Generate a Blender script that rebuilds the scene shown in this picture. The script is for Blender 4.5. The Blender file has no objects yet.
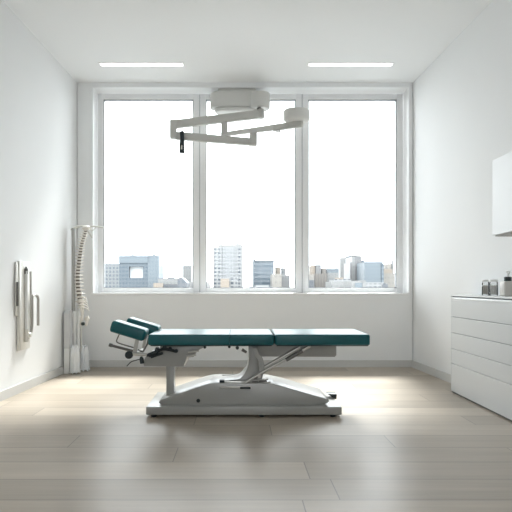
import bpy, bmesh, math, random
from mathutils import Vector, Matrix
random.seed(7)
S = bpy.context.scene
COL = S.collection
H = 0.91            # eye height
F = 560.0           # focal length in pixels of a 512 frame
def at(x, y, D):    # a point of the photograph at distance D
    return Vector(((x-239.0)*D/F, D, H-(y-286.0)*D/F))

# ------------------------------------------------------------------ materials
def new_mat(name):
    m = bpy.data.materials.new(name); m.use_nodes = True
    nt = m.node_tree
    return m, nt, nt.nodes['Principled BSDF']
def mat(name, col, rough=0.5, metal=0.0, noise=0.0, nscale=20.0, bump=0.0, spec=0.5, coat=0.0):
    m, nt, b = new_mat(name)
    b.inputs['Base Color'].default_value = (*col, 1)
    b.inputs['Roughness'].default_value = rough
    b.inputs['Metallic'].default_value = metal
    b.inputs['Specular IOR Level'].default_value = spec
    b.inputs['Coat Weight'].default_value = coat; b.inputs['Coat Roughness'].default_value = 0.26
    if noise or bump:
        tc = nt.nodes.new('ShaderNodeTexCoord')
        n = nt.nodes.new('ShaderNodeTexNoise'); n.inputs['Scale'].default_value = nscale; n.inputs['Detail'].default_value = 4
        nt.links.new(tc.outputs['Object'], n.inputs['Vector'])
        if noise:
            r = nt.nodes.new('ShaderNodeMix'); r.data_type = 'RGBA'
            r.inputs['A'].default_value = (*[c*(1-noise) for c in col], 1)
            r.inputs['B'].default_value = (*[min(1, c*(1+noise)) for c in col], 1)
            nt.links.new(n.outputs['Fac'], r.inputs['Factor']); nt.links.new(r.outputs['Result'], b.inputs['Base Color'])
        if bump:
            bp = nt.nodes.new('ShaderNodeBump'); bp.inputs['Strength'].default_value = bump; bp.inputs['Distance'].default_value = 0.002
            nt.links.new(n.outputs['Fac'], bp.inputs['Height']); nt.links.new(bp.outputs['Normal'], b.inputs['Normal'])
    return m
def mat_emit(name, col, st):
    m, nt, b = new_mat(name)
    b.inputs['Base Color'].default_value = (*col, 1)
    b.inputs['Emission Color'].default_value = (*col, 1); b.inputs['Emission Strength'].default_value = st
    return m
def mat_glass(name, tint=(1, 1, 1), refl=0.06):
    m = bpy.data.materials.new(name); m.use_nodes = True; nt = m.node_tree; nt.nodes.clear()
    o = nt.nodes.new('ShaderNodeOutputMaterial'); mx = nt.nodes.new('ShaderNodeMixShader')
    t = nt.nodes.new('ShaderNodeBsdfTransparent'); t.inputs[0].default_value = (*tint, 1)
    g = nt.nodes.new('ShaderNodeBsdfGlossy'); g.inputs['Roughness'].default_value = 0.03
    lw = nt.nodes.new('ShaderNodeFresnel'); lw.inputs['IOR'].default_value = 1.2 if refl < 0.05 else 1.4
    nt.links.new(lw.outputs[0], mx.inputs[0]); nt.links.new(t.outputs[0], mx.inputs[1]); nt.links.new(g.outputs[0], mx.inputs[2])
    nt.links.new(mx.outputs[0], o.inputs[0])
    return m
def N(nt, kind, **kw):
    n = nt.nodes.new(kind)
    for k, v in kw.items(): setattr(n, k, v)
    return n
def mth(nt, op, a, b=None, c=None):
    n = N(nt, 'ShaderNodeMath', operation=op)
    for i, v in enumerate((a, b, c)):
        if v is None: continue
        if isinstance(v, (int, float)): n.inputs[i].default_value = v
        else: nt.links.new(v, n.inputs[i])
    return n.outputs[0]

def mat_floor():
    m, nt, b = new_mat('oak_laminate')
    tc = N(nt, 'ShaderNodeTexCoord'); sp = N(nt, 'ShaderNodeSeparateXYZ'); nt.links.new(tc.outputs['Object'], sp.inputs[0])
    X, Y = sp.outputs['X'], sp.outputs['Y']
    W = 0.2575; L = 1.85
    v = mth(nt, 'DIVIDE', mth(nt, 'ADD', Y, -2.381+W*40), W)
    row = mth(nt, 'FLOOR', v); fv = mth(nt, 'FRACT', v)
    wn = N(nt, 'ShaderNodeTexWhiteNoise', noise_dimensions='1D'); nt.links.new(row, wn.inputs['W'])
    u = mth(nt, 'ADD', mth(nt, 'DIVIDE', mth(nt, 'ADD', X, 40.0), L), wn.outputs['Value'])
    colm = mth(nt, 'FLOOR', u); fu = mth(nt, 'FRACT', u)
    cid = mth(nt, 'ADD', mth(nt, 'MULTIPLY', row, 13.37), mth(nt, 'MULTIPLY', colm, 3.71))
    wn2 = N(nt, 'ShaderNodeTexWhiteNoise', noise_dimensions='1D'); nt.links.new(cid, wn2.inputs['W'])
    # grain along X
    cv = N(nt, 'ShaderNodeCombineXYZ')
    nt.links.new(mth(nt, 'ADD', mth(nt, 'MULTIPLY', X, 1.3), mth(nt, 'MULTIPLY', wn2.outputs['Value'], 31.0)), cv.inputs[0])
    nt.links.new(mth(nt, 'MULTIPLY', Y, 26.0), cv.inputs[1])
    g = N(nt, 'ShaderNodeTexNoise'); g.inputs['Scale'].default_value = 1.0; g.inputs['Detail'].default_value = 6; g.inputs['Roughness'].default_value = 0.6
    nt.links.new(cv.outputs[0], g.inputs['Vector'])
    cv2 = N(nt, 'ShaderNodeCombineXYZ')
    nt.links.new(mth(nt, 'ADD', mth(nt, 'MULTIPLY', X, 0.8), mth(nt, 'MULTIPLY', wn2.outputs['Value'], 17.0)), cv2.inputs[0]); nt.links.new(mth(nt, 'MULTIPLY', Y, 5.0), cv2.inputs[1])
    g2 = N(nt, 'ShaderNodeTexNoise'); g2.inputs['Scale'].default_value = 1.0; g2.inputs['Detail'].default_value = 3
    nt.links.new(cv2.outputs[0], g2.inputs['Vector'])
    f = mth(nt, 'ADD', mth(nt, 'MULTIPLY', g.outputs['Fac'], 0.45), mth(nt, 'ADD', mth(nt, 'MULTIPLY', g2.outputs['Fac'], 0.3), mth(nt, 'MULTIPLY', wn2.outputs['Value'], 0.3)))
    cr = N(nt, 'ShaderNodeValToRGB'); nt.links.new(f, cr.inputs[0])
    cr.color_ramp.elements[0].position = 0.25; cr.color_ramp.elements[0].color = FLOOR_A
    cr.color_ramp.elements[1].position = 0.78; cr.color_ramp.elements[1].color = FLOOR_B
    # joints
    e1 = mth(nt, 'MINIMUM', fv, mth(nt, 'SUBTRACT', 1.0, fv))
    e2 = mth(nt, 'MINIMUM', fu, mth(nt, 'SUBTRACT', 1.0, fu))
    j1 = mth(nt, 'LESS_THAN', e1, 0.0032/W); j2 = mth(nt, 'LESS_THAN', e2, 0.0028/L)
    j = mth(nt, 'MULTIPLY', mth(nt, 'MAXIMUM', j1, j2), 0.62)
    mx = N(nt, 'ShaderNodeMix', data_type='RGBA'); nt.links.new(j, mx.inputs['Factor'])
    nt.links.new(cr.outputs[0], mx.inputs['A']); mx.inputs['B'].default_value = (0.09, 0.075, 0.06, 1)
    nt.links.new(mx.outputs['Result'], b.inputs['Base Color'])
    nt.links.new(mth(nt, 'ADD', mth(nt, 'MULTIPLY', g.outputs['Fac'], 0.10), 0.28), b.inputs['Roughness'])
    b.inputs['Specular IOR Level'].default_value = 0.5
    bp = N(nt, 'ShaderNodeBump'); bp.inputs['Strength'].default_value = 0.12; bp.inputs['Distance'].default_value = 0.002
    nt.links.new(g.outputs['Fac'], bp.inputs['Height']); nt.links.new(bp.outputs['Normal'], b.inputs['Normal'])
    return m
FLOOR_A = (0.27, 0.225, 0.175, 1); FLOOR_B = (0.50, 0.435, 0.355, 1)

ALB = 0.34
def mat_facade(name, wall, win, cw, ch, fx=0.6, fz=0.6, rough=0.4, jitter=0.3):
    """window grid drawn on a facade: cw x ch metres per window"""
    m, nt, b = new_mat(name)
    tc = N(nt, 'ShaderNodeTexCoord'); sp = N(nt, 'ShaderNodeSeparateXYZ'); nt.links.new(tc.outputs['Object'], sp.inputs[0])
    h = mth(nt, 'ADD', sp.outputs['X'], sp.outputs['Y'])
    u = mth(nt, 'DIVIDE', mth(nt, 'ADD', h, 1000.0), cw); w = mth(nt, 'DIVIDE', mth(nt, 'ADD', sp.outputs['Z'], 1000.0), ch)
    iu = mth(nt, 'LESS_THAN', mth(nt, 'FRACT', u), fx); iw = mth(nt, 'LESS_THAN', mth(nt, 'FRACT', w), fz)
    wn = N(nt, 'ShaderNodeTexWhiteNoise', noise_dimensions='2D'); cv = N(nt, 'ShaderNodeCombineXYZ')
    nt.links.new(mth(nt, 'FLOOR', u), cv.inputs[0]); nt.links.new(mth(nt, 'FLOOR', w), cv.inputs[1]); nt.links.new(cv.outputs[0], wn.inputs['Vector'])
    k = mth(nt, 'MULTIPLY', mth(nt, 'MULTIPLY', iu, iw), mth(nt, 'SUBTRACT', 1.0, mth(nt, 'MULTIPLY', wn.outputs['Value'], jitter)))
    mx = N(nt, 'ShaderNodeMix', data_type='RGBA'); nt.links.new(k, mx.inputs['Factor'])
    mx.inputs['A'].default_value = (*[c*ALB for c in wall], 1); mx.inputs['B'].default_value = (*[c*ALB for c in win], 1)
    nt.links.new(mx.outputs['Result'], b.inputs['Base Color']); b.inputs['Roughness'].default_value = rough
    b.inputs['Specular IOR Level'].default_value = 0.2
    return m

M = dict(
 wall=mat('white_wall_paint', (0.845, 0.856, 0.863), 0.7, noise=0.012, nscale=3, bump=0.05, spec=0.3),
 ceil=mat('ceiling_paint', (0.86, 0.872, 0.88), 0.8, spec=0.2),
 base=mat('grey_skirting', (0.62, 0.62, 0.61), 0.5),
 floor=mat_floor(),
 frame=mat('window_white', (0.84, 0.85, 0.86), 0.35),
 sill=mat('sill_white', (0.88, 0.89, 0.9), 0.3),
 gasket=mat('gasket_grey', (0.34, 0.36, 0.38), 0.5),
 glass=mat_glass('window_glass', (0.97, 0.99, 0.99), 0.04),
 led=mat_emit('led_diffuser', (1.0, 1.0, 1.0), 2.0),
 ledframe=mat('led_trim', (0.85, 0.85, 0.85), 0.4),
 teal=mat('teal_vinyl', (0.003, 0.105, 0.12), 0.34, noise=0.05, nscale=60, bump=0.05, spec=0.5),
 paint=mat('grey_machine_paint', (0.37, 0.37, 0.35), 0.34, noise=0.015, nscale=8, spec=0.5, coat=0.8),
 steel=mat('brushed_steel', (0.55, 0.54, 0.51), 0.3, metal=0.85, noise=0.06, nscale=40),
 dsteel=mat('dark_steel', (0.16, 0.155, 0.145), 0.4, metal=0.6),
 black=mat('black_rubber', (0.012, 0.022, 0.025), 0.45),
 armpaint=mat('arm_enamel', (0.50, 0.495, 0.47), 0.4),
 armlight=mat('arm_cover_white', (0.62, 0.615, 0.59), 0.35),
 bone=mat('bone_plastic', (0.80, 0.77, 0.72), 0.5, noise=0.08, nscale=90),
 disc=mat('disc_plastic', (0.16, 0.13, 0.11), 0.5),
 white=mat('white_plastic', (0.82, 0.83, 0.83), 0.35),
 greyplastic=mat('pale_grey_plastic', (0.60, 0.61, 0.62), 0.4),
 sheet=mat('plastic_film', (0.84, 0.86, 0.88), 0.25, bump=0.2, nscale=30),
 alu=mat('pale_aluminium', (0.68, 0.67, 0.63), 0.4, metal=0.35),
 polegrey=mat('pole_grey', (0.42, 0.42, 0.41), 0.4, metal=0.3), hookmetal=mat('satin_hook_metal', (0.40, 0.385, 0.36), 0.4, metal=0.4),
 ivory=mat('ivory_panel', (0.76, 0.75, 0.71), 0.4),
 cab=mat('lacquer_grey_white', (0.70, 0.72, 0.73), 0.28),
 cabw=mat('lacquer_white', (0.86, 0.88, 0.89), 0.25),
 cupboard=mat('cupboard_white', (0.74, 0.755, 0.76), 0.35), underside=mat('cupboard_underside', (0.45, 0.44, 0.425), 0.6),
 groove=mat('shadow_gap', (0.16, 0.17, 0.18), 0.6),
 jar=mat_glass('jar_glass', (0.985, 0.987, 0.987), 0.08),
 jarfill=mat('brown_contents', (0.52, 0.49, 0.45), 0.8, noise=0.3, nscale=120),
 jarfill2=mat('grey_contents', (0.72, 0.71, 0.69), 0.8, noise=0.25, nscale=120),
 lid=mat('lid_metal', (0.72, 0.72, 0.71), 0.35, metal=0.4),
 bottle=mat('bottle_taupe', (0.62, 0.59, 0.55), 0.35),
 ground=mat('city_ground', (0.2, 0.205, 0.205), 0.9, noise=0.2, nscale=0.02),
)

# ------------------------------------------------------------------ helpers
def box(bm, x0, x1, y0, y1, z0, z1, bev=0.0, seg=2):
    r = bmesh.ops.create_cube(bm, size=1.0)
    for v in r['verts']:
        v.co = Vector(((x0+x1)/2+v.co.x*(x1-x0), (y0+y1)/2+v.co.y*(y1-y0), (z0+z1)/2+v.co.z*(z1-z0)))
    if bev:
        es = list({e for v in r['verts'] for e in v.link_edges})
        bmesh.ops.bevel(bm, geom=es, offset=bev, segments=seg, affect='EDGES', profile=0.5)
    return bm
def prism(bm, pts, y0, y1, bev=0.0, seg=2):
    """polygon of (x, z) pushed from y0 to y1"""
    a = [bm.verts.new((p[0], y0, p[1])) for p in pts]; b = [bm.verts.new((p[0], y1, p[1])) for p in pts]
    n = len(pts); fs = [bm.faces.new(a), bm.faces.new(b[::-1])]
    for i in range(n): fs.append(bm.faces.new((a[i], b[i], b[(i+1) % n], a[(i+1) % n])))
    bmesh.ops.recalc_face_normals(bm, faces=fs)
    if bev:
        es = list({e for f in fs[:2] for e in f.edges})
        bmesh.ops.bevel(bm, geom=es, offset=bev, segments=seg, affect='EDGES', profile=0.5)
    return bm
def poly3(bm, pts, z0, z1):
    a = [bm.verts.new((p[0], p[1], z0)) for p in pts]; b = [bm.verts.new((p[0], p[1], z1)) for p in pts]
    n = len(pts); fs = [bm.faces.new(a), bm.faces.new(b[::-1])]
    for i in range(n): fs.append(bm.faces.new((a[i], b[i], b[(i+1) % n], a[(i+1) % n])))
    bmesh.ops.recalc_face_normals(bm, faces=fs); return bm
def tube(bm, pts, r, seg=12, caps=True):
    pts = [Vector(p) for p in pts]; n = len(pts)
    rs = r if isinstance(r, (list, tuple)) else [r]*n
    rings = []; up = None
    for i in range(n):
        t = (pts[min(i+1, n-1)]-pts[max(i-1, 0)]).normalized()
        if up is None:
            up = Vector((0, 0, 1)) if abs(t.z) < 0.9 else Vector((0, 1, 0))
        u = t.cross(up).normalized(); w = u.cross(t).normalized(); up = w
        rings.append([bm.verts.new(pts[i]+(u*math.cos(a)+w*math.sin(a))*rs[i]) for a in [2*math.pi*k/seg for k in range(seg)]])
    fs = []
    for i in range(n-1):
        for k in range(seg):
            fs.append(bm.faces.new((rings[i][k], rings[i][(k+1) % seg], rings[i+1][(k+1) % seg], rings[i+1][k])))
    if caps: fs += [bm.faces.new(rings[0][::-1]), bm.faces.new(rings[-1])]
    bmesh.ops.recalc_face_normals(bm, faces=fs); return bm
def lathe(bm, prof, c, axis='Z', seg=24):
    """profile of (radius, height) turned about an axis through c"""
    c = Vector(c); rings = []
    def pt(r, h, a):
        u, v = r*math.cos(a), r*math.sin(a)
        return c+(Vector((u, v, h)) if axis == 'Z' else Vector((u, h, v)) if axis == 'Y' else Vector((h, u, v)))
    for r, h in prof: rings.append([bm.verts.new(pt(max(r, 1e-5), h, 2*math.pi*k/seg)) for k in range(seg)])
    fs = []
    for i in range(len(rings)-1):
        for k in range(seg): fs.append(bm.faces.new((rings[i][k], rings[i][(k+1) % seg], rings[i+1][(k+1) % seg], rings[i+1][k])))
    fs += [bm.faces.new(rings[0][::-1]), bm.faces.new(rings[-1])]
    bmesh.ops.recalc_face_normals(bm, faces=fs); return bm
def smooth_pts(pts, n=6):
    pts = [Vector(p) for p in pts]; out = []
    for i in range(len(pts)-1):
        p0, p1, p2, p3 = pts[max(i-1, 0)], pts[i], pts[i+1], pts[min(i+2, len(pts)-1)]
        for k in range(n):
            t = k/n
            out.append(0.5*((2*p1)+(p2-p0)*t+(2*p0-5*p1+4*p2-p3)*t*t+(3*p1-p0-3*p2+p3)*t**3))
    out.append(pts[-1]); return out
def wloc(o):
    v = Vector(o.location)
    while o.parent: o = o.parent; v += Vector(o.location)
    return v
def obj(name, bm, m, parent=None, smooth=True, label=None):
    me = bpy.data.meshes.new(name)
    if parent is not None: bmesh.ops.translate(bm, verts=bm.verts, vec=-wloc(parent))
    bm.to_mesh(me); bm.free()
    me.materials.append(m)
    if smooth:
        me.polygons.foreach_set('use_smooth', [True]*len(me.polygons)); me.set_sharp_from_angle(angle=math.radians(35))
    o = bpy.data.objects.new(name, me); COL.objects.link(o)
    if parent is not None: o.parent = parent
    if label: o['label'] = label
    return o
def thing(name, label, cat, loc, group=None):
    o = bpy.data.objects.new(name, None); COL.objects.link(o); o.location = loc
    o.empty_display_size = 0.1
    o['label'] = label; o['category'] = cat
    if group: o['group'] = group
    return o
def struct(name, bm, m, parent=None, smooth=False):
    o = obj(name, bm, m, parent, smooth)
    if parent is None: o['kind'] = 'structure'
    return o
B = bmesh.new

# ------------------------------------------------------------------ the room
YW = 6.29; YB = -2.2; T = 0.2
ZC = H+203.5*YW/F
def XL(y): return -1.815-(YW-y)*0.041
def XR(y): return 1.949+(YW-y)*0.0428
x0, x1 = at(92, 0, YW).x, at(409.5, 0, YW).x      # window opening
zs, zh = 0.828, 3.15
struct('floor', poly3(B(), [(XL(YB)-.2, YB-.2), (XR(YB)+.2, YB-.2), (XR(YW)+.2, YW+.2), (XL(YW)-.2, YW+.2)], -0.12, 0), M['floor'])
struct('ceiling', poly3(B(), [(XL(YB)-.2, YB-.2), (XR(YB)+.2, YB-.2), (XR(YW)+.2, YW+.2), (XL(YW)-.2, YW+.2)], ZC, ZC+.15), M['ceil'])
struct('wall_left', poly3(B(), [(XL(YB), YB-.2), (XL(YW), YW+T), (XL(YW)-.2, YW+T), (XL(YB)-.2, YB-.2)], 0, ZC), M['wall'])
struct('wall_right', poly3(B(), [(XR(YB), YB-.2), (XR(YW), YW+T), (XR(YW)+.2, YW+T), (XR(YB)+.2, YB-.2)], 0, ZC), M['wall'])
bm = B()
box(bm, XL(YW), x0, YW, YW+T+.06, 0, ZC); box(bm, x1, XR(YW), YW, YW+T+.06, 0, ZC)
box(bm, x0, x1, YW, YW+T+.06, 0, zs); box(bm, x0, x1, YW, YW+T+.06, zh, ZC)
struct('wall_far', bm, M['wall'])
# wall behind the camera; unseen window opening added to let in fill daylight
bm = B(); rx0, rx1, rz0, rz1 = -0.9, 1.0, 1.0, 2.2
box(bm, XL(YB), rx0, YB-.2, YB, 0, ZC); box(bm, rx1, XR(YB), YB-.2, YB, 0, ZC)
box(bm, rx0, rx1, YB-.2, YB, 0, rz0); box(bm, rx0, rx1, YB-.2, YB, rz1, ZC)
struct('wall_near', bm, M['wall'])
bm = B()
for a in (rx0, (rx0+rx1)/2-.03, rx1-.06): box(bm, a, a+.06, YB-.15, YB-.09, rz0, rz1)
for a in (rz0, rz1-.06): box(bm, rx0, rx1, YB-.15, YB-.09, a, a+.06)
struct('window_4', bm, M['frame'])  # frame of the added rear fill opening
# skirting
def skirt(name, xf, sgn, ya, yb):
    struct(name, poly3(B(), [(xf(ya), ya), (xf(yb), yb), (xf(yb)+sgn*.014, yb), (xf(ya)+sgn*.014, ya)], 0, 0.078), M['base'])
skirt('baseboard_left', XL, 1, YB, YW); skirt('baseboard_right', XR, -1, YB, YW)
struct('baseboard_far', box(B(), XL(YW)+.014, XR(YW)-.014, YW-.014, YW, 0, 0.078), M['base'])
# sill board and white lining of the opening
struct('trim_1', box(B(), x0-.004, x1+.004, YW-.008, YW+T, zs-.016, zs+.004, .004), M['sill'])
bm = B()
box(bm, x0, x0+.012, YW-.004, YW+T, zs+.004, zh); box(bm, x1-.012, x1, YW-.004, YW+T, zs+.004, zh)
box(bm, x0+.012, x1-.012, YW-.004, YW+T, zh-.012, zh)
struct('trim_2', bm, M['sill'])
# three window units
YG = YW+T
sx = [x0+.012, at(199.7, 0, YG).x, at(302.2, 0, YG).x, x1-.012]
zb, zt = zs+.004, zh-.012
for i in range(3):
    a, b = sx[i], sx[i+1]
    fl = 0.072 if i else .066; fr = .074
    ob, ot = 0.054, 0.064
    bm = B()
    box(bm, a+(.003 if i else 0), a+fl, YG, YG+.06, zb, zt, .004); box(bm, b-fr, b-(.003 if i < 2 else 0), YG, YG+.06, zb, zt, .006)
    box(bm, a+fl-.004, b-fr+.004, YG+.001, YG+.059, zb, zb+ob, .006); box(bm, a+fl-.004, b-fr+.004, YG+.001, YG+.059, zt-ot, zt, .006)
    w = struct('window_%d' % (i+1), bm, M['frame'], smooth=True)
    ga, gb, gc, gd = a+fl, b-fr, zb+ob, zt-ot
    bm = B()
    for q in ((ga, ga+.009, gc, gd), (gb-.009, gb, gc, gd), (ga, gb, gc, gc+.007), (ga, gb, gd-.009, gd)):
        box(bm, q[0], q[1], YG+.012, YG+.05, q[2], q[3])
    if i: box(bm, a-.0031, a+.0031, YG+.012, YG+.05, zb, zt)
    obj('gasket', bm, M['gasket'], w, False)
    obj('glass_pane', box(B(), ga+.004, gb-.004, YG+.027, YG+.033, gc+.003, gd-.004), M['glass'], w, False)

# ------------------------------------------------------------------ ceiling lights
for k, (xa, xb, lab) in enumerate(((98.5, 184, 'slim white recessed strip light above the left window'),
                                   (308, 394.5, 'slim white recessed strip light above the right window'))):
    a, b = at(xa+1.2, 0, 5.73).x, at(xb-1.4, 0, 5.73).x
    t = thing('ceiling_light', lab, 'light', ((a+b)/2, 5.77, ZC), 'recessed ceiling strip lights')
    bm = B()
    for q in ((a-.008, b+.008, 5.722, 5.73), (a-.008, b+.008, 5.805, 5.813), (a-.008, a, 5.73, 5.805), (b, b+.008, 5.73, 5.805)):
        box(bm, q[0], q[1], q[2], q[3], ZC-.006, ZC+.002)
    obj('trim_ring', bm, M['ledframe'], t, False)
    obj('diffuser', box(B(), a, b, 5.73, 5.805, ZC-.005, ZC+.002), M['led'], t, False)

# ------------------------------------------------------------------ treatment table
TF, TB = 3.89, 4.41
tb = thing('treatment_table', 'low teal padded chiropractic treatment table on a grey pedestal base in mid room', 'treatment table', (0.03, 4.14, 0))
def fx(x, D=TF): return (x-239.0)*D/F
def fz(y, D=TF): return H-(y-286.0)*D/F
# base and feet
bx0, bx1 = -0.643, 0.712
obj('base_plate', box(B(), bx0, bx1, 3.87, 4.42, 0.018, 0.074, .006), M['paint'], tb)
for xx in (153.5, 262, 333.5):
    for yy in (3.91, 4.37):
        obj('foot', lathe(B(), [(.019, 0), (.021, .004), (.019, .02)], (fx(xx), yy, 0), seg=16), M['black'], tb)
# hood
D = 3.93
def hp(x, y): return (fx(x, D), fz(y, D))
prof = [hp(160.5, 405.6), hp(158.9, 403.4), hp(159.2, 401.2), hp(161.5, 399.3), hp(176, 394.6), hp(192, 389), hp(206, 384.4), hp(211, 383.4), hp(218, 383.1),
        hp(262, 383.1), hp(271, 383.6), hp(279, 385.4), hp(292, 389), hp(310, 394.1), hp(324, 397.9), hp(328.3, 399.5), hp(329.4, 401.2), hp(327.5, 403.2), hp(318, 405)]
prof = [(p[0], max(p[1], .0735)) for p in prof]
prof[0] = (prof[0][0]+.03, .0735); prof[-1] = (prof[-1][0], .0735)
hood = obj('hood', prism(B(), prof, D, 4.34, .006, 2), M['paint'], tb)
obj('screw', lathe(B(), [(.0135, .004), (.0135, -.004), (.009, -.006)], (fx(198.3, D), D, fz(400.6, D)), 'Y', 16), M['black'], hood, label='black screw cap')
# slide rails in the hood top
D = 3.97
bm = B(); box(bm, fx(220.5, D), fx(252, D), 3.955, 3.975, .2205, .236, .003)
obj('slide_rail', bm, M['steel'], tb)
bm = B(); box(bm, fx(220, D), fx(251, D), 3.918, 3.931, .193, .207, .003)
obj('slide_rail', bm, M['steel'], tb)
obj('rail_stop', box(B(), fx(219.5, D), fx(224.5, D), 3.945, 3.985, .228, .246, .003), M['black'], tb)
obj('rail_stop', box(B(), fx(240, D), fx(250.5, D), 3.912, 3.934, .190, .204, .003), M['black'], tb)
obj('rail_stop', box(B(), fx(259, D), fx(267, D), 3.95, 3.99, .2205, .243, .003), M['dsteel'], tb)
obj('mounting_plate', box(B(), fx(228, D), fx(271, D), 3.96, 4.28, .2195, .229, .003), M['paint'], tb)
# main column with sweeping foot
D = 4.02
def q(x, y): return (fx(x, D), fz(y, D))
zf = .2285
cp = [q(248.5, 346), q(249, 354), q(248.8, 363), q(247, 369), q(243.5, 374.5), q(240, 378), q(233, 379.8), q(221, 380.8)]
cp = cp + [(q(221, 0)[0], zf), (q(262, 0)[0], zf), q(259.5, 372), q(258.5, 362), q(258, 346)]
obj('column', prism(B(), cp, 3.995, 4.25, .005, 2), M['paint'], tb)
# curved link behind the struts
bm = B(); lp = smooth_pts([at(254.5, 346, 4.05), at(256, 352, 4.05), at(260, 358, 4.05), at(261.3, 366, 4.05), at(260, 374, 4.05), at(258, 379.5, 4.05)], 5)
prev = None
cl = []
for i, p in enumerate(lp):
    t = (lp[min(i+1, len(lp)-1)]-lp[max(i-1, 0)]).normalized(); n = Vector((t.z, 0, -t.x)); w = .017
    cl.append((p-n*w, p+n*w))
pp = [(a.x, a.z) for a, b in cl]+[(b.x, b.z) for a, b in cl[::-1]]
obj('lift_link', prism(B(), pp, 3.96, 3.985, .003, 1), M['paint'], tb)
# side frame under the leg section
D = 4.0
obj('frame_rail', prism(B(), [q2 for q2 in ((fx(254, D), .497), (fx(336.4, D), .497), (fx(336.4, D), fz(355.2, D)), (fx(334.8, D), fz(357, D)), (fx(262, D), fz(356.6, D)), (fx(256, D), fz(352, D)))], 4.0, 4.3, .004, 2), M['paint'], tb)
obj('frame_rail', box(B(), fx(178, D), fx(256, D), 4.06, 4.30, .482, .497, .003), M['paint'], tb)
# lift struts
a0, a1 = at(310, 346, 3.945), at(262, 372.5, 3.945)
a2, a3 = at(243, 384.6, 3.945), at(221, 385.6, 3.925)
bm = B(); tube(bm, [a0, a1, a2+Vector((0, 0, .004))], .0105)
obj('lift_strut', bm, M['steel'], tb)
bm = B(); tube(bm, [at(300, 347, 3.985), at(264, 367.5, 3.985)], .013); tube(bm, [at(264, 367.5, 3.985), at(252, 379.5, 3.985)], .008)
obj('lift_strut', bm, M['steel'], tb)
bm = B(); tube(bm, [at(302.5, 350.8, 3.94), at(286, 360, 3.94)], .014)
obj('strut_sleeve', bm, M['dsteel'], tb)
obj('pivot_pin', lathe(B(), [(.014, -.02), (.014, .05)], (fx(259, 3.95), 3.945, fz(375.5, 3.95)), 'Y', 16), M['steel'], tb)
bm = B(); tube(bm, [at(250, 384, 3.95), at(270, 382.5, 3.95)], .006); tube(bm, [at(251, 380.6, 3.96), at(268, 379.2, 3.96)], .005)
obj('linkage_rod', bm, M['steel'], tb)
# left support post and head block
D = 4.02
obj('support_post', box(B(), fx(166.2, D), fx(174, D), D, D+.085, .0735, fz(364, D), .004), M['paint'], tb)
D = 3.96
hb = [(144, 366.2), (143, 362.5), (146, 356), (150, 352.5), (160, 349), (160, 346), (204.5, 346), (203, 348), (196, 351.5), (193.5, 357), (187, 357.6), (183.8, 366.6)]
obj('head_block', prism(B(), [(fx(a, D), fz(b, D)) for a, b in hb], D, 4.3, .004, 2), M['paint'], tb)
bm = B(); tube(bm, [at(188, 352, 3.945), at(199, 350.6, 3.945)], .008); tube(bm, [at(186, 356.5, 3.945), at(196, 354.8, 3.945)], .007)
obj('adjust_lever', bm, M['steel'], tb)
# knobs and bolts below the pads
for xx, yy, r, l in ((157, 349.5, .016, .03), (164.5, 347.5, .014, .03), (170, 349, .014, .03), (176.2, 351, .013, .028), (204.8, 347.3, .010, .03), (229.3, 346.8, .010, .03), (237.3, 348, .012, .03)):
    obj('clamp_bolt', lathe(B(), [(r*.7, 0), (r, .004), (r, l-.004), (r*.7, l)], (fx(xx, 3.92), 3.915, fz(yy, 3.92)), 'Y', 14), M['black'], tb)
bm = B(); tube(bm, [at(242, 349.6, 3.95), at(246.5, 352.4, 3.95)], [.011, .009])
obj('lock_lever', bm, M['dsteel'], tb)
bm = B(); tube(bm, smooth_pts([at(147, 355.5, 3.93), at(153, 354, 3.93), at(163, 349, 3.93), at(176, 351.4, 3.93)], 4), [.010]*2+[.017]*4+[.011]*7); tube(bm, [at(151, 357.2, 3.93), at(163, 353, 3.93)], .009)
obj('release_lever', bm, M['black'], tb)
# pads of the bed
zt_, zb_ = .573, .497
def pad(xa, xb, seam=None, ya=TF, yb=TB):
    bm = box(B(), xa, xb, ya, yb, zb_, zt_)
    on = lambda e: seam is not None and all(abs(v.co.x-seam) < 1e-4 for v in e.verts)
    if seam is not None: bmesh.ops.bevel(bm, geom=[e for e in bm.edges if on(e)], offset=.004, segments=2, affect='EDGES', profile=.5)
    ed = [e for e in bm.edges if e.calc_face_angle(0) > 1.2 and (seam is None or max(abs(v.co.x-seam) for v in e.verts) > .02)]
    bmesh.ops.bevel(bm, geom=ed, offset=.013, segments=4, affect='EDGES', profile=.5)
    return obj('cushion', bm, M['teal'], tb)
p1 = pad(fx(147.8), fx(229.4), fx(229.4)); pad(fx(229.4)+.0005, fx(273.9), fx(229.4)+.0005); p3 = pad(fx(275.2), fx(370.3))
obj('pad_board', box(B(), fx(150), fx(272), TF+.02, TB-.02, .490, .4985), M['black'], tb)
obj('pad_board', box(B(), fx(277), fx(369), TF+.02, TB-.02, .490, .4985), M['black'], tb)
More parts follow.
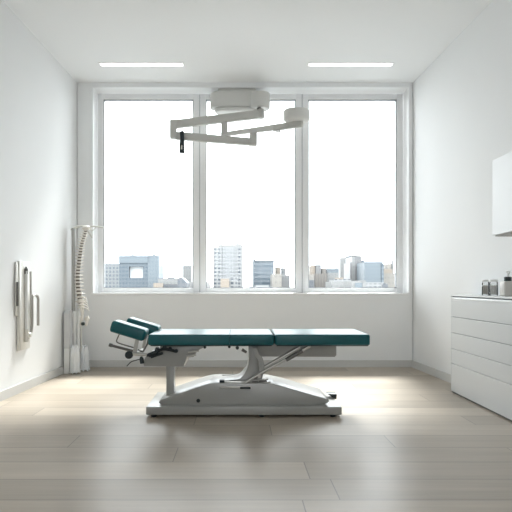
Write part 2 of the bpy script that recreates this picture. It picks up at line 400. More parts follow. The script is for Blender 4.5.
# headrest: two cushions either side of the face gap
def head_pad(dx, y0, y1, dz):
    bm = box(B(), -.126, .126, y0, y1, -.042, .042, .02, 4)
    bmesh.ops.rotate(bm, verts=bm.verts, cent=(0, 0, 0), matrix=Matrix.Rotation(math.radians(16.7), 3, 'Y'))
    bmesh.ops.translate(bm, verts=bm.verts, vec=(-.770+dx, 0, .594+dz))
    return obj('headrest_cushion', bm, M['teal'], tb)
head_pad(-.013, 3.93, 4.10, 0); head_pad(.036, 4.22, 4.39, .003)
D = 3.985
bm = B(); tube(bm, [at(110.6, 345.2, D), at(133, 351.2, D)], .0095)
hbar = obj('handle_bar', bm, M['dsteel'], tb)
bm = B(); tube(bm, [at(109.2, 344.7, D), at(112.2, 345.6, D)], .013)
obj('end_cap', bm, M['dsteel'], hbar)
bm = B(); tube(bm, smooth_pts([at(119.6, 333.5, D), at(117.8, 337.5, D), at(116.6, 341.4, D), at(120, 343.6, D), at(133.5, 347.6, D)], 4), .0045, 8)
obj('wire_frame', bm, M['dsteel'], tb)
bm = B(); prism(bm, [(fx(a, D), fz(b, D)) for a, b in ((135.6, 339.5), (139, 340), (136.6, 353), (132.6, 353))], D-.012, D+.012, .002, 1)
obj('headrest_bracket', bm, M['steel'], tb)
bm = B(); prism(bm, [(fx(a, 4.2), fz(b, 4.2)) for a, b in ((142.6, 338), (145.4, 338), (143, 353), (140, 353))], 4.25, 4.27, .002, 1)
obj('headrest_bracket', bm, M['steel'], tb)
bm = B(); tube(bm, [at(132, 353.6, 3.96), at(142, 354.6, 3.96), at(150, 354, 3.97)], [.0125, .012, .010])
tube(bm, [at(137, 353.5, 3.96), at(137, 353.5, 3.96)+Vector((0, .32, 0))], .010)
obj('pivot_bar', bm, M['steel'], tb)
obj('locking_knob', lathe(B(), [(.018, -.02), (.027, -.016), (.029, 0), (.027, .016), (.018, .02)], (fx(129, 3.95), 3.955, fz(354.9, 3.95)), 'Y', 20), M['black'], tb)
bm = B(); tube(bm, [at(141.2, 356.5, 3.95), at(141.6, 359, 3.95), at(142.1, 363.5, 3.95)], [.008, .016, .014])
obj('tilt_knob', bm, M['black'], tb)
bm = B(); tube(bm, smooth_pts([at(141.5, 359, 3.96), at(136, 360.2, 3.96), at(131, 362, 3.96), at(126.8, 366.2, 3.96)], 5), .0035, 8)
obj('release_cable', bm, M['black'], tb)
bm = B(); tube(bm, [at(148.6, 338, 3.98), at(147.4, 344, 3.98), at(143, 352, 3.98)], .006)
tube(bm, [at(143, 352, 3.98), at(138, 349.6, 3.98)], .005)
obj('hinge_rod', bm, M['dsteel'], tb)
# foot pedal
D = 4.2
pd = obj('foot_pedal', prism(B(), [(fx(326.8, D), fz(393, D)), (fx(336, D), fz(393, D)), (fx(335.6, D), fz(398.4, D)), (fx(333, D), fz(397.4, D))], 4.16, 4.26, .003, 2), M['black'], tb)
obj('pedal_lever', box(B(), fx(332.5, D), fx(335.5, D), 4.19, 4.23, .0735, fz(396, D), .002), M['dsteel'], pd)

# ------------------------------------------------------------------ ceiling arm
D = 6.17
ar = thing('equipment_boom', 'pale grey jointed equipment arm hanging at the top of the middle window', 'equipment arm', at(240, 100, 6.36))
c = at(240, 99, 6.36)
def stad(bm, xa, xb, ya, yb, z0, z1, bev, n=10):
    """flat slab with round ends"""
    r = (yb-ya)/2; cy = (ya+yb)/2; pts = []
    for k in range(n+1):
        a = -math.pi/2+math.pi*k/n; pts.append((xb-r+r*math.cos(a), cy+r*math.sin(a)))
    for k in range(n+1):
        a = math.pi/2+math.pi*k/n; pts.append((xa+r+r*math.cos(a), cy+r*math.sin(a)))
    v0 = len(bm.verts); poly3(bm, pts, z0, z1)
    if bev:
        zs_ = (z0+z1)/2
        es = [e for e in bm.edges if (abs(e.verts[0].co.z-z0) < 1e-5 and abs(e.verts[1].co.z-z0) < 1e-5) or (abs(e.verts[0].co.z-z1) < 1e-5 and abs(e.verts[1].co.z-z1) < 1e-5)]
        bmesh.ops.bevel(bm, geom=es, offset=bev, segments=3, affect='EDGES', profile=0.5)
    return bm
za, zb2 = H+195*6.26/F, H+(286-106.3)*6.26/F
bm = B(); stad(bm, at(209.8, 0, 6.3).x, at(262, 0, 6.3).x, 6.245, 6.475, zb2, za, .015)
hs = obj('mount_housing', bm, M['armlight'], ar)
bm = B(); stad(bm, at(249, 0, 6.26).x, at(270.5, 0, 6.26).x, 6.20, 6.42, H+(286-107.6)*6.24/F, za-.01, .02)
obj('joint_housing', bm, M['armlight'], ar)
bm = B(); stad(bm, at(214.5, 0, 6.3).x, at(258, 0, 6.3).x, 6.255, 6.465, H+(286-110.6)*6.26/F, zb2+.002, .02)
obj('lower_cover', bm, M['armlight'], ar)
obj('mounting_plate', box(B(), at(218, 0, 6.3).x, at(256, 0, 6.3).x, 6.31, 6.47, za-.004, zh-.0125, .004), M['armlight'], ar)
def bar(x0_, y0t, y0b, x1_, y1t, y1b, ya, yb, bev=.006):
    pts = [at(x0_, y0t, D), at(x1_, y1t, D), at(x1_, y1b, D), at(x0_, y0b, D)]
    return prism(B(), [(p.x, p.z) for p in pts], ya, yb, bev, 2)
obj('upper_arm', bar(175, 120.4, 128.4, 262, 110.0, 118.2, 6.14, 6.20), M['armpaint'], ar)
bm = B(); lathe(bm, [(.036, 0), (.04, .006), (.04, .094), (.036, .1)], (at(260.8, 0, D).x, 6.17, at(0, 118.5, D).z), seg=20)
obj('shoulder_joint', bm, M['armpaint'], ar)
bm = B(); tube(bm, [(at(260.8, 0, D).x, 6.20, at(0, 108, D).z-.02), (at(259, 0, D).x, 6.26, at(0, 106, D).z)], .022)
obj('shoulder_pin', bm, M['dsteel'], ar)
obj('elbow_post', bar(170.2, 120.6, 138.6, 176.6, 120.2, 138.6, 6.13, 6.21), M['armpaint'], ar)
obj('lower_arm', bar(175.5, 132.0, 139.6, 252, 138.6, 145.8, 6.14, 6.20), M['armpaint'], ar)
obj('wrist_block', bar(249.6, 133.4, 146, 257, 133.2, 146, 6.13, 6.21), M['armpaint'], ar)
obj('link_post', bar(221.2, 118, 135, 227.6, 117.4, 135, 6.145, 6.195), M['armpaint'], ar)
obj('front_arm', bar(220.8, 132.8, 136.8, 303, 120.2, 127.2, 6.148, 6.192, .008), M['armlight'], ar)
obj('arm_sleeve', bar(273, 125, 131.2, 301, 120.8, 127.2, 6.142, 6.198, .008), M['armpaint'], ar)
bm = B(); stad(bm, at(283, 0, D).x, at(310.2, 0, D).x, 6.05, 6.29, at(0, 121.4, D).z, at(0, 109.8, D).z, .03)
obj('lamp_head', bm, M['armlight'], ar)
bm = B(); lathe(bm, [(.012, -.012), (.026, -.008), (.028, .01)], (at(278, 0, D).x, 6.17, at(0, 131.6, D).z), seg=18)
obj('lens', bm, M['white'], ar)
bm = B(); prism(bm, [(p.x, p.z) for p in (at(180.4, 133, D), at(184.2, 132, D), at(184.8, 142, D), at(184.9, 154.4, D), at(180.2, 154, D), at(179.8, 147, D), at(180.8, 140, D))], 6.10, 6.138, .004, 2)
hd = obj('hanging_handle', bm, M['black'], ar)
bm = B(); prism(bm, [(p.x, p.z) for p in (at(181.8, 147, D), at(183.0, 147, D), at(182.9, 151, D), at(181.6, 151, D))], 6.094, 6.104, .001, 1)
obj('grip_insert', bm, M['alu'], hd)

# ------------------------------------------------------------------ spine on its stand in the corner
D = 6.0
st = thing('spine_stand', 'slim grey pole stand with white tubes in the left corner holding the spine model', 'stand', (at(75, 0, D).x, D, 0))
bm = B(); tube(bm, [at(73.4, 372, D)+Vector((0, 0, .014)), at(73.4, 228, D)], .02)
obj('pole', bm, M['polegrey'], st)
obj('base', box(B(), at(70, 0, D).x-.0, at(79.0, 0, D).x, 5.93, 6.13, 0, .03, .006), M['greyplastic'], st)
bm = B(); tube(bm, smooth_pts([at(71, 229.8, D), at(74, 228.2, D), at(80, 226.4, D), at(86, 226.6, D), at(95, 226.4, D), at(103.8, 227.6, D)], 4), [.012]*8+[.01]*8+[.009]*5)
obj('top_arm', bm, M['alu'], st)
bm = B(); tube(bm, smooth_pts([at(90.5, 226.5, D), at(92, 231, D), at(97, 226, D)], 4), .005, 8); tube(bm, smooth_pts([at(86.5, 229.5, D-.02), at(89.5, 233.5, D-.03), at(92.4, 238, D-.03)], 4), .009, 8)
obj('hook', bm, M['alu'], st)
for xx, rr in ((74.2, .021), (78.4, .013)):
    bm = B(); tube(bm, [at(xx, 349, D-.05), at(xx, 313, D-.05)], rr, 16); tube(bm, [at(xx, 313, D-.05), at(xx, 311, D-.05)], [rr*.8, rr*.5], 16)
    obj('white_tube', bm, M['white'], st)
bm = B(); tube(bm, [at(81.2, 352, D), at(81.2, 326, D)], .009)
obj('lower_rod', bm, M['alu'], st)
bm = B(); box(bm, at(70.6, 0, D).x, at(79.0, 0, D).x, 5.92, 6.06, .03, at(0, 346.5, D).z, .01)
obj('tube_holder', bm, M['white'], st)
obj('clamp_knob', lathe(B(), [(.012, -.02), (.019, -.014), (.019, .014), (.012, .02)], at(83, 323.8, D-.05), 'Y', 18), M['black'], st)

spn = thing('spine_model', 'bone coloured anatomical spine model hanging from the pole stand in the left corner', 'anatomical model', at(80, 330, D))
def vertebra_bm():
    bm = B()
    lathe(bm, [(.024, -.011), (.028, -.007), (.025, 0), (.028, .007), (.024, .011)], (0, 0, 0), seg=16)
    tube(bm, [(-.018, 0, 0), (-.035, 0, -.004), (-.056, 0, -.016)], [.010, .008, .005], 8)
    for s in (-1, 1): tube(bm, [(-.012, s*.012, 0), (-.022, s*.03, .002), (-.028, s*.046, .004)], [.009, .007, .005], 8)
    return bm
path = smooth_pts([at(86, 229, D), at(84.6, 234.5, D), at(82, 242, D), at(80.2, 252, D), at(78.7, 264, D), at(77.8, 273, D), at(77.9, 282, D), at(78.6, 290, D), at(80, 297, D), at(81.3, 303, D)], 8)
cum = [0]
for i in range(1, len(path)): cum.append(cum[-1]+(path[i]-path[i-1]).length)
def along(s):
    for i in range(1, len(path)):
        if cum[i] >= s:
            k = (s-cum[i-1])/(cum[i]-cum[i-1]); return path[i-1].lerp(path[i], k), (path[i]-path[i-1]).normalized()
    return path[-1], (path[-1]-path[-2]).normalized()
first = None; NV = 24; ws = [.62+.45*i/(NV-1) for i in range(NV)]; tot = sum(ws); s = 0
org = wloc(spn); proto_disc = None
for i in range(NV):
    ln = ws[i]/tot*cum[-1]
    p, t = along(s+ln*.5); pd_, _ = along(min(s+ln, cum[-1])); s += ln
    if first is None:
        first = v = obj('vertebra', vertebra_bm(), M['bone'])
        dbm = B(); tube(dbm, [(0, 0, -.0305), (0, 0, -.010)], .017, 12); d = proto_disc = obj('disc', dbm, M['disc'])
    else:
        v = first.copy(); COL.objects.link(v)
        d = proto_disc.copy(); COL.objects.link(d)
    v.parent = spn; v.location = p-org; d.parent = v
    ang = math.atan2(t.x, -t.z)
    k = .92+.50*i/(NV-1)
    v.rotation_euler = (0, -ang, math.radians(-72)); v.scale = (k, k, ln/.031*.74)
# base of skull piece, sacrum with ribbed wings, pelvis
bm = B(); bmesh.ops.create_icosphere(bm, subdivisions=3, radius=1.0)
for v in bm.verts:
    v.co = Vector((v.co.x*.05, v.co.y*.045, v.co.z*.03*(1 if v.co.z > 0 else .8)))+at(86.6, 228.2, D)
obj('skull_base', bm, M['bone'], spn)
for i in range(5):
    yy = 297.5+i*2.7
    bm = B(); pts = smooth_pts([at(77.5, yy, D), at(80.5, yy-.9, D-.05), at(84.5+i*.5, yy+.2, D-.055), at(87+i*.5, yy+2.3, D-.01)], 4)
    tube(bm, pts, [.0045+.003*math.sin(math.pi*min(1, (k+1)/len(pts))) for k in range(len(pts))], 10)
    obj('rib', bm, M['bone'], spn)
bm = B(); tube(bm, smooth_pts([at(81.3, 303, D), at(82, 308, D), at(82.4, 314, D), at(82, 321, D)], 4), [.030-.0018*k for k in range(13)], 14)
obj('sacrum', bm, M['bone'], spn)
for sgn in (-1, 1):
    bm = B(); c0 = at(83.2, 320.5, D)
    pts = [(.006, .015), (.03, .042), (.062, .050), (.078, .02), (.06, -.012), (.05, -.05), (.03, -.062), (.012, -.045), (.028, -.03), (.026, -.008)]
    pts = [(c0.x+sgn*a*.8+.005, c0.z+b) for a, b in pts]
    prism(bm, pts if sgn > 0 else pts[::-1], c0.y-.012, c0.y+.012, .005, 2)
    obj('pelvis_half', bm, M['bone'], spn)

# leaning grey case at the left wall
bm = B(); y0c, y1c = 5.80, 5.905
prof = []
zc_ = .655
for k in range(9):
    a = math.pi/2*k/8; prof.append((y0c+.05-.05*math.sin(math.pi/2-a) if False else y0c+.05*(1-math.sin(a)), zc_-.05*(1-math.cos(a))))
prof = [(y0c, .002), (y1c, .002), (y1c, zc_)]+[(y0c+.05-.05*math.sin(math.pi/2*k/8), zc_-.05+.05*math.cos(math.pi/2*k/8)) for k in range(9)]
ct = thing('equipment_case', 'slim pale grey case with rounded top standing against left wall beside the spine stand', 'case', (XL(5.86)+.05, 5.86, 0))
def case_bm(z0, z1, xa, xb, rnd):
    bm = B(); pts = [(y0c, z0), (y1c, z0), (y1c, z1)]
    if rnd: pts += [(y0c+.05-.05*math.sin(math.pi/2*k/8), z1-.05+.05*math.cos(math.pi/2*k/8)) for k in range(9)]
    else: pts += [(y0c, z1)]
    a = [bm.verts.new((xa, p[0], p[1])) for p in pts]; b = [bm.verts.new((xb, p[0], p[1])) for p in pts]; n = len(pts)
    fs = [bm.faces.new(a), bm.faces.new(b[::-1])]
    for i in range(n): fs.append(bm.faces.new((a[i], b[i], b[(i+1) % n], a[(i+1) % n])))
    bmesh.ops.recalc_face_normals(bm, faces=fs)
    bmesh.ops.bevel(bm, geom=list({e for f in fs[:2] for e in f.edges}), offset=.005, segments=2, affect='EDGES')
    return bm
xw = XL(5.80)+.018
obj('case_shell', case_bm(.262, zc_, xw, xw+.062, True), M['greyplastic'], ct)
obj('case_foot', case_bm(0, .26, xw+.002, xw+.058, False), M['white'], ct, label='white lower half of the case')

# plastic film
def drape(cx, cy, rx, ry, z1, seed, flare, nseg=72, nr=16):
    rnd = random.Random(seed); ph = [rnd.uniform(0, 6.28) for _ in range(6)]
    bm = B(); rings = []
    for j in range(nr+1):
        f = j/nr; z = z1*(1-f)
        ring = []
        for i in range(nseg):
            a = 2*math.pi*i/nseg
            w = (.10*math.sin(5*a+ph[0]+2*f)+.07*math.sin(9*a+ph[1]-3*f)+.05*math.sin(14*a+ph[2]+4*f))*(.25+1.1*f)
            r = (.72+.28*min(1, f*4)) * (1+flare*f*f+w)
            zz = max(.002, z+.02*math.sin(3*a+ph[3])*(1-f)+.015*math.sin(7*a+ph[4])*(1-f)+(0.012*(1+math.sin(8*a+ph[5])) if j == nr else 0))
            ring.append(bm.verts.new((cx+rx*r*math.cos(a), cy+ry*r*math.sin(a), zz)))
        rings.append(ring)
    fs = []
    for j in range(nr):
        for i in range(nseg): fs.append(bm.faces.new((rings[j][i], rings[j][(i+1) % nseg], rings[j+1][(i+1) % nseg], rings[j+1][i])))
    top = bm.verts.new((cx, cy, z1+.015))
    for i in range(nseg): fs.append(bm.faces.new((rings[0][(i+1) % nseg], rings[0][i], top)))
    bmesh.ops.recalc_face_normals(bm, faces=fs)
    return bm
o = obj('plastic_cover', drape(at(74.2, 0, 5.83).x+.012, 5.83, .045, .05, .265, 3, .12), M['sheet'])
o['label'] = 'smooth white plastic cover hanging to the floor in front of the spine stand foot'; o['category'] = 'plastic cover'
o = obj('plastic_bag', drape(at(84.6, 0, 6.03).x, 6.03, .040, .055, .25, 11, .35), M['sheet'])
o['label'] = 'crumpled white plastic bag on the floor at the right of the spine stand'; o['category'] = 'plastic bag'

# ------------------------------------------------------------------ holder on the left wall
def onwall(x, y, off=0.0):
    """point on the left wall seen at x, y, pushed off the wall"""
    k = (239.0-x)/F; Y = (2.073-off)/(k+.041)
    return Vector((-2.073+.041*Y+off, Y, H-(y-286.0)*Y/F))
wr = thing('wall_rail', 'pale metal wall rail with a hooked tube handle fixed to the left wall', 'wall rail', onwall(22, 306))
def wbox(xa, xb, za_, zb_, o0, o1, bev=.004):
    ya, yb = onwall(xa, 286, o1).y, onwall(xb, 286, o1).y
    bm = box(B(), o0, o1, 0, yb-ya, za_, zb_, bev, 2)
    for v in bm.verts:
        Y = ya+v.co.y; v.co = Vector((XL(Y)+v.co.x, Y, v.co.z))
    return bm
def zat(x, y): return onwall(x, y, .04).z
obj('rear_panel', wbox(16.4, 20.6, zat(17, 316.5), zat(17, 261.5), 0, .014), M['alu'], wr)
fp = obj('front_plate', wbox(20.4, 30.2, zat(25, 350), zat(25, 261), 0, .020), M['ivory'], wr, label='tall ivory front plate')
obj('plate_edge', wbox(19.6, 21.4, zat(20.6, 351), zat(20.6, 260.8), .0, .024), M['alu'], wr)
bm = B(); tube(bm, [onwall(26.4, 271, .034), onwall(26.4, 338, .034)], .013)
obj('guide_tube', bm, M['white'], wr)
bm = B(); tube(bm, [onwall(26.3, 268.5, .032), onwall(26.3, 274, .032)], .016); tube(bm, [onwall(26.3, 266.6, .032), onwall(26.3, 268.5, .032)], .008)
obj('upper_clamp', bm, M['dsteel'], wr)
bm = B(); tube(bm, [onwall(26.4, 329, .034), onwall(26.4, 341.5, .034)], .019)
lathe(bm, [(.02, 0), (.024, .012), (.016, .03)], onwall(28, 335, .034), 'X', 16)
obj('lower_clamp', bm, M['alu'], wr)
bm = B(); tube(bm, [onwall(17.4, 282, .022), onwall(17.4, 306, .022)], .009)
obj('side_rod', bm, M['dsteel'], wr)
bm = B(); tube(bm, smooth_pts([onwall(30.6, 271.5, .042), onwall(30.8, 300, .042), onwall(31, 326, .042), onwall(30, 334, .040), onwall(27.5, 339, .034)], 5), .0095)
obj('support_rod', bm, M['hookmetal'], wr)
bm = B(); tube(bm, smooth_pts([onwall(28.5, 336, .038), onwall(31, 332, .042), onwall(32, 322, .046), onwall(32, 304, .046), onwall(32.2, 298.5, .046), onwall(33.3, 295.6, .046), onwall(35, 294.8, .046), onwall(37, 295.8, .046), onwall(38, 298.6, .046), onwall(38.1, 304, .046), onwall(38.1, 325.5, .046)], 6), .0125)
obj('hook_handle', bm, M['hookmetal'], wr)

# ------------------------------------------------------------------ drawers and wall cabinet on the right
XF = 1.82; YE = 4.81; YN = 3.10
def XRs(y): return XR(y)-.015
du = thing('drawer_unit', 'glossy pale grey five drawer cabinet along the right wall', 'drawer cabinet', (1.93, 4.0, 0))
obj('body', poly3(B(), [(XF+.02, YN), (XF+.02, YE-.002), (XRs(YE)-.002, YE-.002), (XRs(YN)-.002, YN)], .0, .8245), M['cab'], du, False)
obj('plinth', box(B(), XF+.012, XF+.03, YN, YE, 0, .012), M['groove'], du, False)
obj('end_panel', box(B(), XF, XF+.03, YE-.008, YE, .012, .8245, .001, 1), M['cab'], du)
zz = [.8165, .648, .512, .375, .249, .010]
for i in range(5):
    dr = obj('drawer', box(B(), XF, XF+.019, YN+.003, YE-.009, zz[i+1]+.0025, zz[i]-.0025, .002, 1), M['cab'], du)
    if i == 0:
        obj('finger_pull', box(B(), XF-.001, XF+.012, YN+.003, YE-.03, .793, .8135, .003, 2), M['cabw'], dr, label='bright bevelled finger pull lip')
obj('shadow_gap', box(B(), XF+.012, XF+.022, YN+.003, YE-.009, .816, .8245), M['groove'], du, False)
for i in range(1, 5): obj('drawer_gap', box(B(), XF+.013, XF+.0215, YN+.003, YE-.009, zz[i]-.004, zz[i]+.004), M['groove'], du, False)
wt = obj('worktop', poly3(B(), [(XF-.002, YN), (XF-.002, YE), (XR(YE)-.003, YE), (XR(YN)-.003, YN)], .8245, .837), M['cabw'], None, False)
wt['label'] = 'thin white worktop lying over the grey drawers at right'; wt['category'] = 'worktop'

wc = thing('wall_cabinet', 'white handleless cupboard hung on the right wall above the worktop', 'wall cabinet', (1.93, 3.5, 1.27))
Yc = 4.0
xcf = at(492.3, 0, Yc).x
obj('carcass', poly3(B(), [(xcf+.018, 2.9), (xcf+.018, Yc-.001), (XR(Yc)-.002, Yc-.001), (XR(2.9)-.002, 2.9)], 1.276, 1.803), M['cupboard'], wc, False)
obj('door', box(B(), xcf, xcf+.018, 3.452, Yc, 1.272, 1.805, .0015, 1), M['cupboard'], wc)
obj('door', box(B(), xcf, xcf+.018, 2.9, 3.448, 1.272, 1.805, .0015, 1), M['cupboard'], wc)
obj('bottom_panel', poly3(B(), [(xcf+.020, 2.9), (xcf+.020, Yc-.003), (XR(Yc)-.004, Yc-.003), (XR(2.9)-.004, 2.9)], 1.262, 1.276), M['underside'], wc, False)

# jars and dispenser on the worktop
zw = .837
def jar(x, y, r, h, fill, label):
    t = thing('glass_jar', label, 'jar', (x, y, zw), 'lidded jars on the worktop')
    obj('jar_body', lathe(B(), [(r*.93, 0), (r, .005), (r, h-.012), (r*.94, h-.004), (r*.94, h), (r*.88, h), (r*.93, h-.012), (r*.93, .008), (.001, .007)], (x, y, zw), seg=28), M['jar'], t)
    obj('contents', lathe(B(), [(r*.88, .009), (r*.9, .02), (r*.9, h*.68), (r*.6, h*.74)], (x, y, zw), seg=20), M[fill], t)
    obj('lid', lathe(B(), [(r*1.04, 0), (r*1.05, .003), (r*1.05, .013), (r*.98, .016)], (x, y, zw+h-.002), seg=28), M['lid'], t)
jar(1.925, 4.372, .027, .108, 'jarfill', 'narrow lidded glass jar with dark brown contents, farthest left on the right worktop')
jar(1.925, 4.235, .031, .108, 'jarfill2', 'wider lidded glass jar with grey contents beside the pump bottle')
dx, dy = 1.935, 4.03
dp = thing('soap_dispenser', 'square taupe pump bottle with chrome and black pump on the right worktop', 'dispenser', (dx, dy, zw))
obj('bottle', box(B(), dx-.042, dx+.042, dy-.042, dy+.042, zw, zw+.108, .012, 3), M['bottle'], dp)
obj('collar', lathe(B(), [(.026, 0), (.026, .03), (.02, .034)], (dx, dy, zw+.106), seg=20), M['black'], dp)
bm = B(); lathe(bm, [(.008, 0), (.008, .03), (.016, .032), (.016, .04), (.01, .043)], (dx, dy, zw+.139), seg=16); tube(bm, [(dx, dy, zw+.170), (dx-.005, dy-.024, zw+.169), (dx-.006, dy-.030, zw+.164)], [.006, .005, .004], 8)
obj('pump_head', bm, M['lid'], dp)

# ------------------------------------------------------------------ the city outside
ZG = -30.0
gm = B(); box(gm, -900, 900, 30, 1200, ZG-1, ZG)
g = obj('ground', gm, M['ground'], None, False); g['kind'] = 'structure'
BL = dict(
 lattice=mat_facade('lattice_facade', (0.62, 0.64, 0.65), (0.30, 0.36, 0.42), 1.9, 2.0, .55, .55),
 glassblock=mat_facade('blue_grey_glass', (0.36, 0.42, 0.47), (0.24, 0.30, 0.36), 1.6, 1.9, .7, .6),
 glasslight=mat_facade('light_glass', (0.46, 0.53, 0.58), (0.40, 0.47, 0.53), 1.4, 2.0, .7, .6),
 grid=mat_facade('grid_tower', (0.78, 0.79, 0.79), (0.16, 0.20, 0.25), 2.0, 1.9, .62, .5, jitter=.35),
 gridc=mat_facade('grid_tower_centre', (0.74, 0.76, 0.77), (0.42, 0.45, 0.49), 1.5, 1.9, .5, .5),
 bands=mat_facade('banded_glass', (0.46, 0.53, 0.59), (0.22, 0.29, 0.35), 7.5, 2.2, .9, .5, jitter=.6),
 pale=mat_facade('pale_block', (0.70, 0.70, 0.69), (0.58, 0.59, 0.60), 1.8, 2.3, .5, .4),
 paler=mat_facade('very_pale_block', (0.66, 0.66, 0.65), (0.54, 0.56, 0.57), 1.6, 2.2, .5, .5),
 cream=mat_facade('cream_block', (0.70, 0.66, 0.60), (0.56, 0.53, 0.50), 2.0, 2.6, .5, .3),
 brown=mat_facade('brown_slab', (0.50, 0.46, 0.42), (0.40, 0.38, 0.36), 1.5, 60, .5, 1.0),
 tan=mat('tan_block', (0.25, 0.215, 0.18), 0.8),
 grey=mat_facade('grey_slab', (0.52, 0.52, 0.52), (0.42, 0.43, 0.45), 1.4, 2.2, .5, .6),
 dark=mat_facade('dark_low_block', (0.38, 0.40, 0.43), (0.28, 0.31, 0.35), 2.0, 2.4, .6, .5),
 roof=mat('roof_pale', (0.29, 0.29, 0.285), 0.9), roofd=mat('roof_grey', (0.15, 0.165, 0.18), 0.9),
 sky=mat('pale_recess', (0.55, 0.57, 0.58), 0.7),
)
def bpart(name, xa, xb, yt, D, m, t, yb=None, depth=18.0, dd=0.0):
    a, b = at(xa, yt, D), at(xb, yt, D)
    z0 = ZG if yb is None else at(xa, yb, D).z
    return obj(name, box(B(), a.x, b.x, D+dd, D+dd+depth, z0, a.z), BL[m], t, False)
def building(label, cat, xa, xb, D, parts, name='office_building'):
    t = thing(name, label, cat, (at((xa+xb)/2, 0, D).x, D+9, ZG), 'city buildings beyond the windows')
    for p in parts: bpart(*p[:4], D, *p[4:5], t, **(p[5] if len(p) > 5 else {}))
    return t
building('pale lattice fronted block at the far left edge of the left window', 'building', 103, 119.5, 300, [('facade', 101.5, 119.3, 264, 'lattice'), ('roof', 101.5, 119.3, 263.6, 'roof', dict(yb=264, depth=17))])
# block with square opening
t = thing('office_building', 'blue grey glass block with a pale square recess in the left window', 'building', (at(138, 0, 270).x, 280, ZG), 'city buildings beyond the windows')
bpart('facade', 119.2, 129, 256.2, 270, 'glassblock', t); bpart('facade', 129, 143, 256.2, 270, 'glassblock', t, yb=266.6)
bpart('facade', 143, 148, 256, 270, 'glassblock', t); bpart('facade', 129, 143, 278, 270, 'glassblock', t)
bpart('recess_wall', 129, 143, 266.6, 270, 'sky', t, yb=278, depth=8, dd=2.5)
bpart('cornice', 118.9, 148, 255.8, 270, 'glasslight', t, yb=263, depth=17, dd=-.4)
bpart('wing', 148, 158.8, 255.5, 270, 'glasslight', t); bpart('roof_cabin', 129, 132.2, 254.4, 270, 'roofd', t, yb=256.2, depth=6, dd=4); bpart('roof_cabin', 151, 153.5, 254.2, 270, 'roofd', t, yb=255.6, depth=6, dd=4)
building('small tan cube at the foot of the recessed glass block', 'building', 153, 158, 240, [('facade', 153.4, 157.6, 283, 'tan')], 'low_building')
t = building('long low pale hall with grey roof right of the recessed glass block', 'building', 158, 178, 260, [('facade', 158.2, 178, 279, 'paler', dict(yb=284.2)), ('ground_storey', 157.5, 184, 284.2, 'dark'), ('roof', 158.2, 178, 278.3, 'roofd', dict(yb=279)), ('roof_cabin', 166.5, 172.5, 277, 'roofd', dict(yb=278.5, depth=6, dd=3))], 'hall_building')
t = thing('hall_building', 'dark grey low house with pitched roof left of the slim white tower', 'building', (at(182, 0, 232).x, 238, ZG), 'city buildings beyond the windows')
pp = [at(a, b, 232) for a, b in ((177.6, 290), (177.6, 279), (179.5, 277.3), (182, 277.6), (184.6, 280.4), (186.8, 283), (186.8, 290))]
obj('facade', prism(B(), [(p.x, p.z if p.z > -1.2 else ZG) for p in pp], 232, 246), BL['dark'], t, False)
building('slim white tower at the right edge of the left window', 'building', 183, 191.5, 320, [('facade', 182.8, 191.4, 266.4, 'paler'), ('roof', 182.4, 191.6, 265.6, 'roofd', dict(yb=266.4))])
building('small white low block between the slim white tower and window post', 'building', 187, 192, 250, [('facade', 187.4, 192.6, 282, 'pale')], 'low_building')
building('small grey low block left of the tall gridded tower', 'building', 205, 210, 250, [('facade', 203.5, 208.3, 284.4, 'dark'), ('roof_cabin', 207.2, 209.6, 282, 'roof', dict(yb=290, depth=6, dd=-3))], 'low_building')
building('tallest white gridded tower in the middle window', 'building', 213, 243, 280, [('facade', 213, 221.5, 247, 'grid'), ('facade', 221.5, 237, 247, 'gridc', dict(depth=17, dd=.8)), ('facade', 237, 243, 247, 'grid'), ('roof', 218, 243, 244.4, 'paler', dict(yb=247, depth=14, dd=2)), ('roof_cabin', 235.5, 240, 243.2, 'lattice', dict(yb=245, depth=6, dd=4))], 'tower_building')
building('small tan block in front of the tall gridded tower', 'building', 220, 229, 240, [('facade', 220.5, 229, 278.6, 'tan')], 'low_building')
building('low grey block at the right foot of the tall gridded tower', 'building', 229, 237, 245, [('facade', 229.4, 237, 276.5, 'grid')], 'low_building')
building('blue banded glass office block right of the tall gridded tower', 'building', 253, 274, 290, [('facade', 253.2, 274, 261.4, 'bands'), ('roof', 253.6, 274.2, 260.4, 'roofd', dict(yb=261.4, depth=17, dd=-.3)), ('roof_cabin', 253.2, 255.8, 259, 'roofd', dict(yb=260.5, depth=6, dd=2))])
building('low dark shed with pale roof at the foot of the banded glass block', 'building', 250, 272, 235, [('facade', 249, 272.6, 286.8, 'dark'), ('roof', 256, 269, 285.4, 'roof', dict(yb=286.8))], 'low_building')
building('cream block at the right edge of the banded glass block', 'building', 272, 282, 255, [('facade', 272.6, 281.6, 274, 'cream')])
building('small brown topped block behind the cream block', 'building', 276, 281, 300, [('facade', 276.8, 280.2, 268, 'tan'), ('roof', 276.4, 280.6, 267, 'roof', dict(yb=268))])
building('pale blue narrow block at the right end of the middle window', 'building', 281, 286, 310, [('facade', 281.6, 285.8, 268, 'lattice')])
building('dark grey low office at the right end of the middle window', 'building', 281, 288, 270, [('facade', 281.4, 290, 275.5, 'grey'), ('roof', 281.4, 290, 275, 'roof', dict(yb=275.5))])
building('low brown house at the left edge of the right window', 'building', 308, 314, 265, [('facade', 308, 314.2, 274.4, 'cream'), ('shopfront', 308, 314.2, 280, 'dark', dict(depth=16, dd=-.5))], 'low_building')
building('brown and grey ribbed tower cluster at left of the right window', 'building', 312, 327, 285, [('facade', 314.8, 327, 273.6, 'brown'), ('tower', 312.6, 316.2, 265.2, 'tan', dict(depth=10, dd=4)), ('tower', 316.6, 322, 264.6, 'grey', dict(depth=10, dd=3)), ('tower', 323.2, 326.8, 268, 'brown', dict(depth=10, dd=3))], 'tower_building')
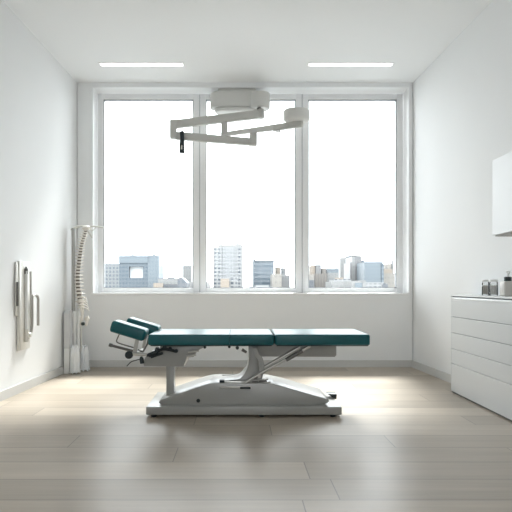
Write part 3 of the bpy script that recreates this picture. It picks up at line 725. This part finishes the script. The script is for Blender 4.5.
building('white block with blue top storey right of the brown towers', 'building', 327, 339, 290, [('facade', 327.2, 338.6, 272.8, 'paler'), ('top_storey', 327.2, 338.6, 268.6, 'glasslight', dict(yb=272.8))])
building('very pale tower left of the grey twin tower', 'building', 340, 350, 330, [('facade', 340.2, 350, 257.6, 'paler')], 'tower_building')
building('tall grey twin tower with roof blocks in the right window', 'building', 350, 364, 300, [('facade', 350.2, 352, 262.4, 'grey'), ('facade', 352, 355, 256, 'paler'), ('facade', 355, 361.4, 256.8, 'grey'), ('facade', 361.4, 364.2, 260.2, 'glassblock'), ('roof_cabin', 351.6, 356, 255, 'roofd', dict(yb=256.4)), ('roof_cabin', 358, 361, 255.2, 'roof', dict(yb=257))], 'tower_building')
building('wide pale blue glass block right of the grey twin tower', 'building', 363, 384, 280, [('facade', 364.4, 382.6, 262.6, 'glasslight'), ('roof', 364.4, 383.6, 261.8, 'roofd', dict(yb=262.6)), ('balcony_column', 381.4, 383.4, 263.2, 'bands', dict(depth=16, dd=-.6))])
building('cream stepped block at the right edge of the right window', 'building', 382, 398, 290, [('facade', 383.4, 397.5, 273.2, 'cream'), ('upper_storey', 384, 393.6, 269, 'tan', dict(yb=273.2, depth=12, dd=2)), ('tower', 390.2, 393.4, 263.4, 'cream', dict(depth=9, dd=4)), ('mast', 395.2, 396.4, 259.4, 'lattice', dict(yb=290, depth=3, dd=5))])
building('long white low block below the very pale tower', 'building', 331, 353, 250, [('facade', 331.6, 353, 281.6, 'pale'), ('roof', 335, 352, 279.2, 'grid', dict(yb=281.6, depth=14, dd=2)), ('roof_cabin', 339, 345, 277.4, 'tan', dict(yb=279.4, depth=7, dd=4))], 'low_building')
building('white low block with blue windows below the grey twin tower', 'building', 350, 366, 225, [('facade', 352, 366, 281, 'pale'), ('window_band', 355, 362, 283, 'glasslight', dict(depth=3, dd=-.5)), ('gable', 362.2, 365.4, 280.4, 'paler', dict(depth=14, dd=-.6))], 'low_building')
building('low grey terrace below the pale blue glass block', 'building', 364, 388, 248, [('facade', 366, 387.4, 283.4, 'grid'), ('facade', 382, 387.6, 284.2, 'dark', dict(depth=16, dd=-.6)), ('roof', 366, 384, 282.4, 'roof', dict(yb=283.4))], 'low_building')

# ------------------------------------------------------------------ light
W = bpy.data.worlds.new('overcast'); S.world = W; W.use_nodes = True
bg = W.node_tree.nodes['Background']; bg.inputs['Color'].default_value = (0.95, 0.972, 1.0, 1); bg.inputs['Strength'].default_value = 3.8
sun = bpy.data.lights.new('sun', 'SUN'); sun.energy = 9.0; sun.angle = math.radians(14); sun.color = (1.0, 0.98, 0.95)
so = bpy.data.objects.new('sun', sun); COL.objects.link(so)
so.rotation_euler = Vector((-.24, -1, -1.22)).to_track_quat('-Z', 'Y').to_euler(); so.location = (3, 12, 14)
def portal(name, loc, sx_, sy_, d):
    l = bpy.data.lights.new(name, 'AREA'); l.shape = 'RECTANGLE'; l.size = sx_; l.size_y = sy_; l.cycles.is_portal = True
    o = bpy.data.objects.new(name, l); COL.objects.link(o); o.location = loc
    o.rotation_euler = Vector(d).to_track_quat('-Z', 'Z').to_euler()
portal('window_portal', ((x0+x1)/2, YG+.09, (zs+zh)/2), x1-x0, zh-zs, (0, -1, 0))
portal('rear_portal', ((rx0+rx1)/2, YB-.16, (rz0+rz1)/2), rx1-rx0, rz1-rz0, (0, 1, 0))

# ------------------------------------------------------------------ camera
cam = bpy.data.cameras.new('camera'); co = bpy.data.objects.new('camera', cam); COL.objects.link(co)
co.location = (0, 0, H); co.rotation_euler = (math.radians(90), 0, 0)
cam.sensor_width = 36; cam.lens = F*36/512; cam.shift_x = (256-239)/512; cam.shift_y = (286-256)/512
cam.clip_start = .05; cam.clip_end = 3000
S.camera = co
vs = S.view_settings; vs.view_transform = 'Standard'; vs.look = 'None'; vs.gamma = 1; vs.exposure = 0.50; vs.use_curve_mapping = False
S.cycles.use_denoising = True
S.cycles.max_bounces = 14; S.cycles.diffuse_bounces = 8; S.cycles.transparent_max_bounces = 16; S.cycles.sample_clamp_indirect = 8
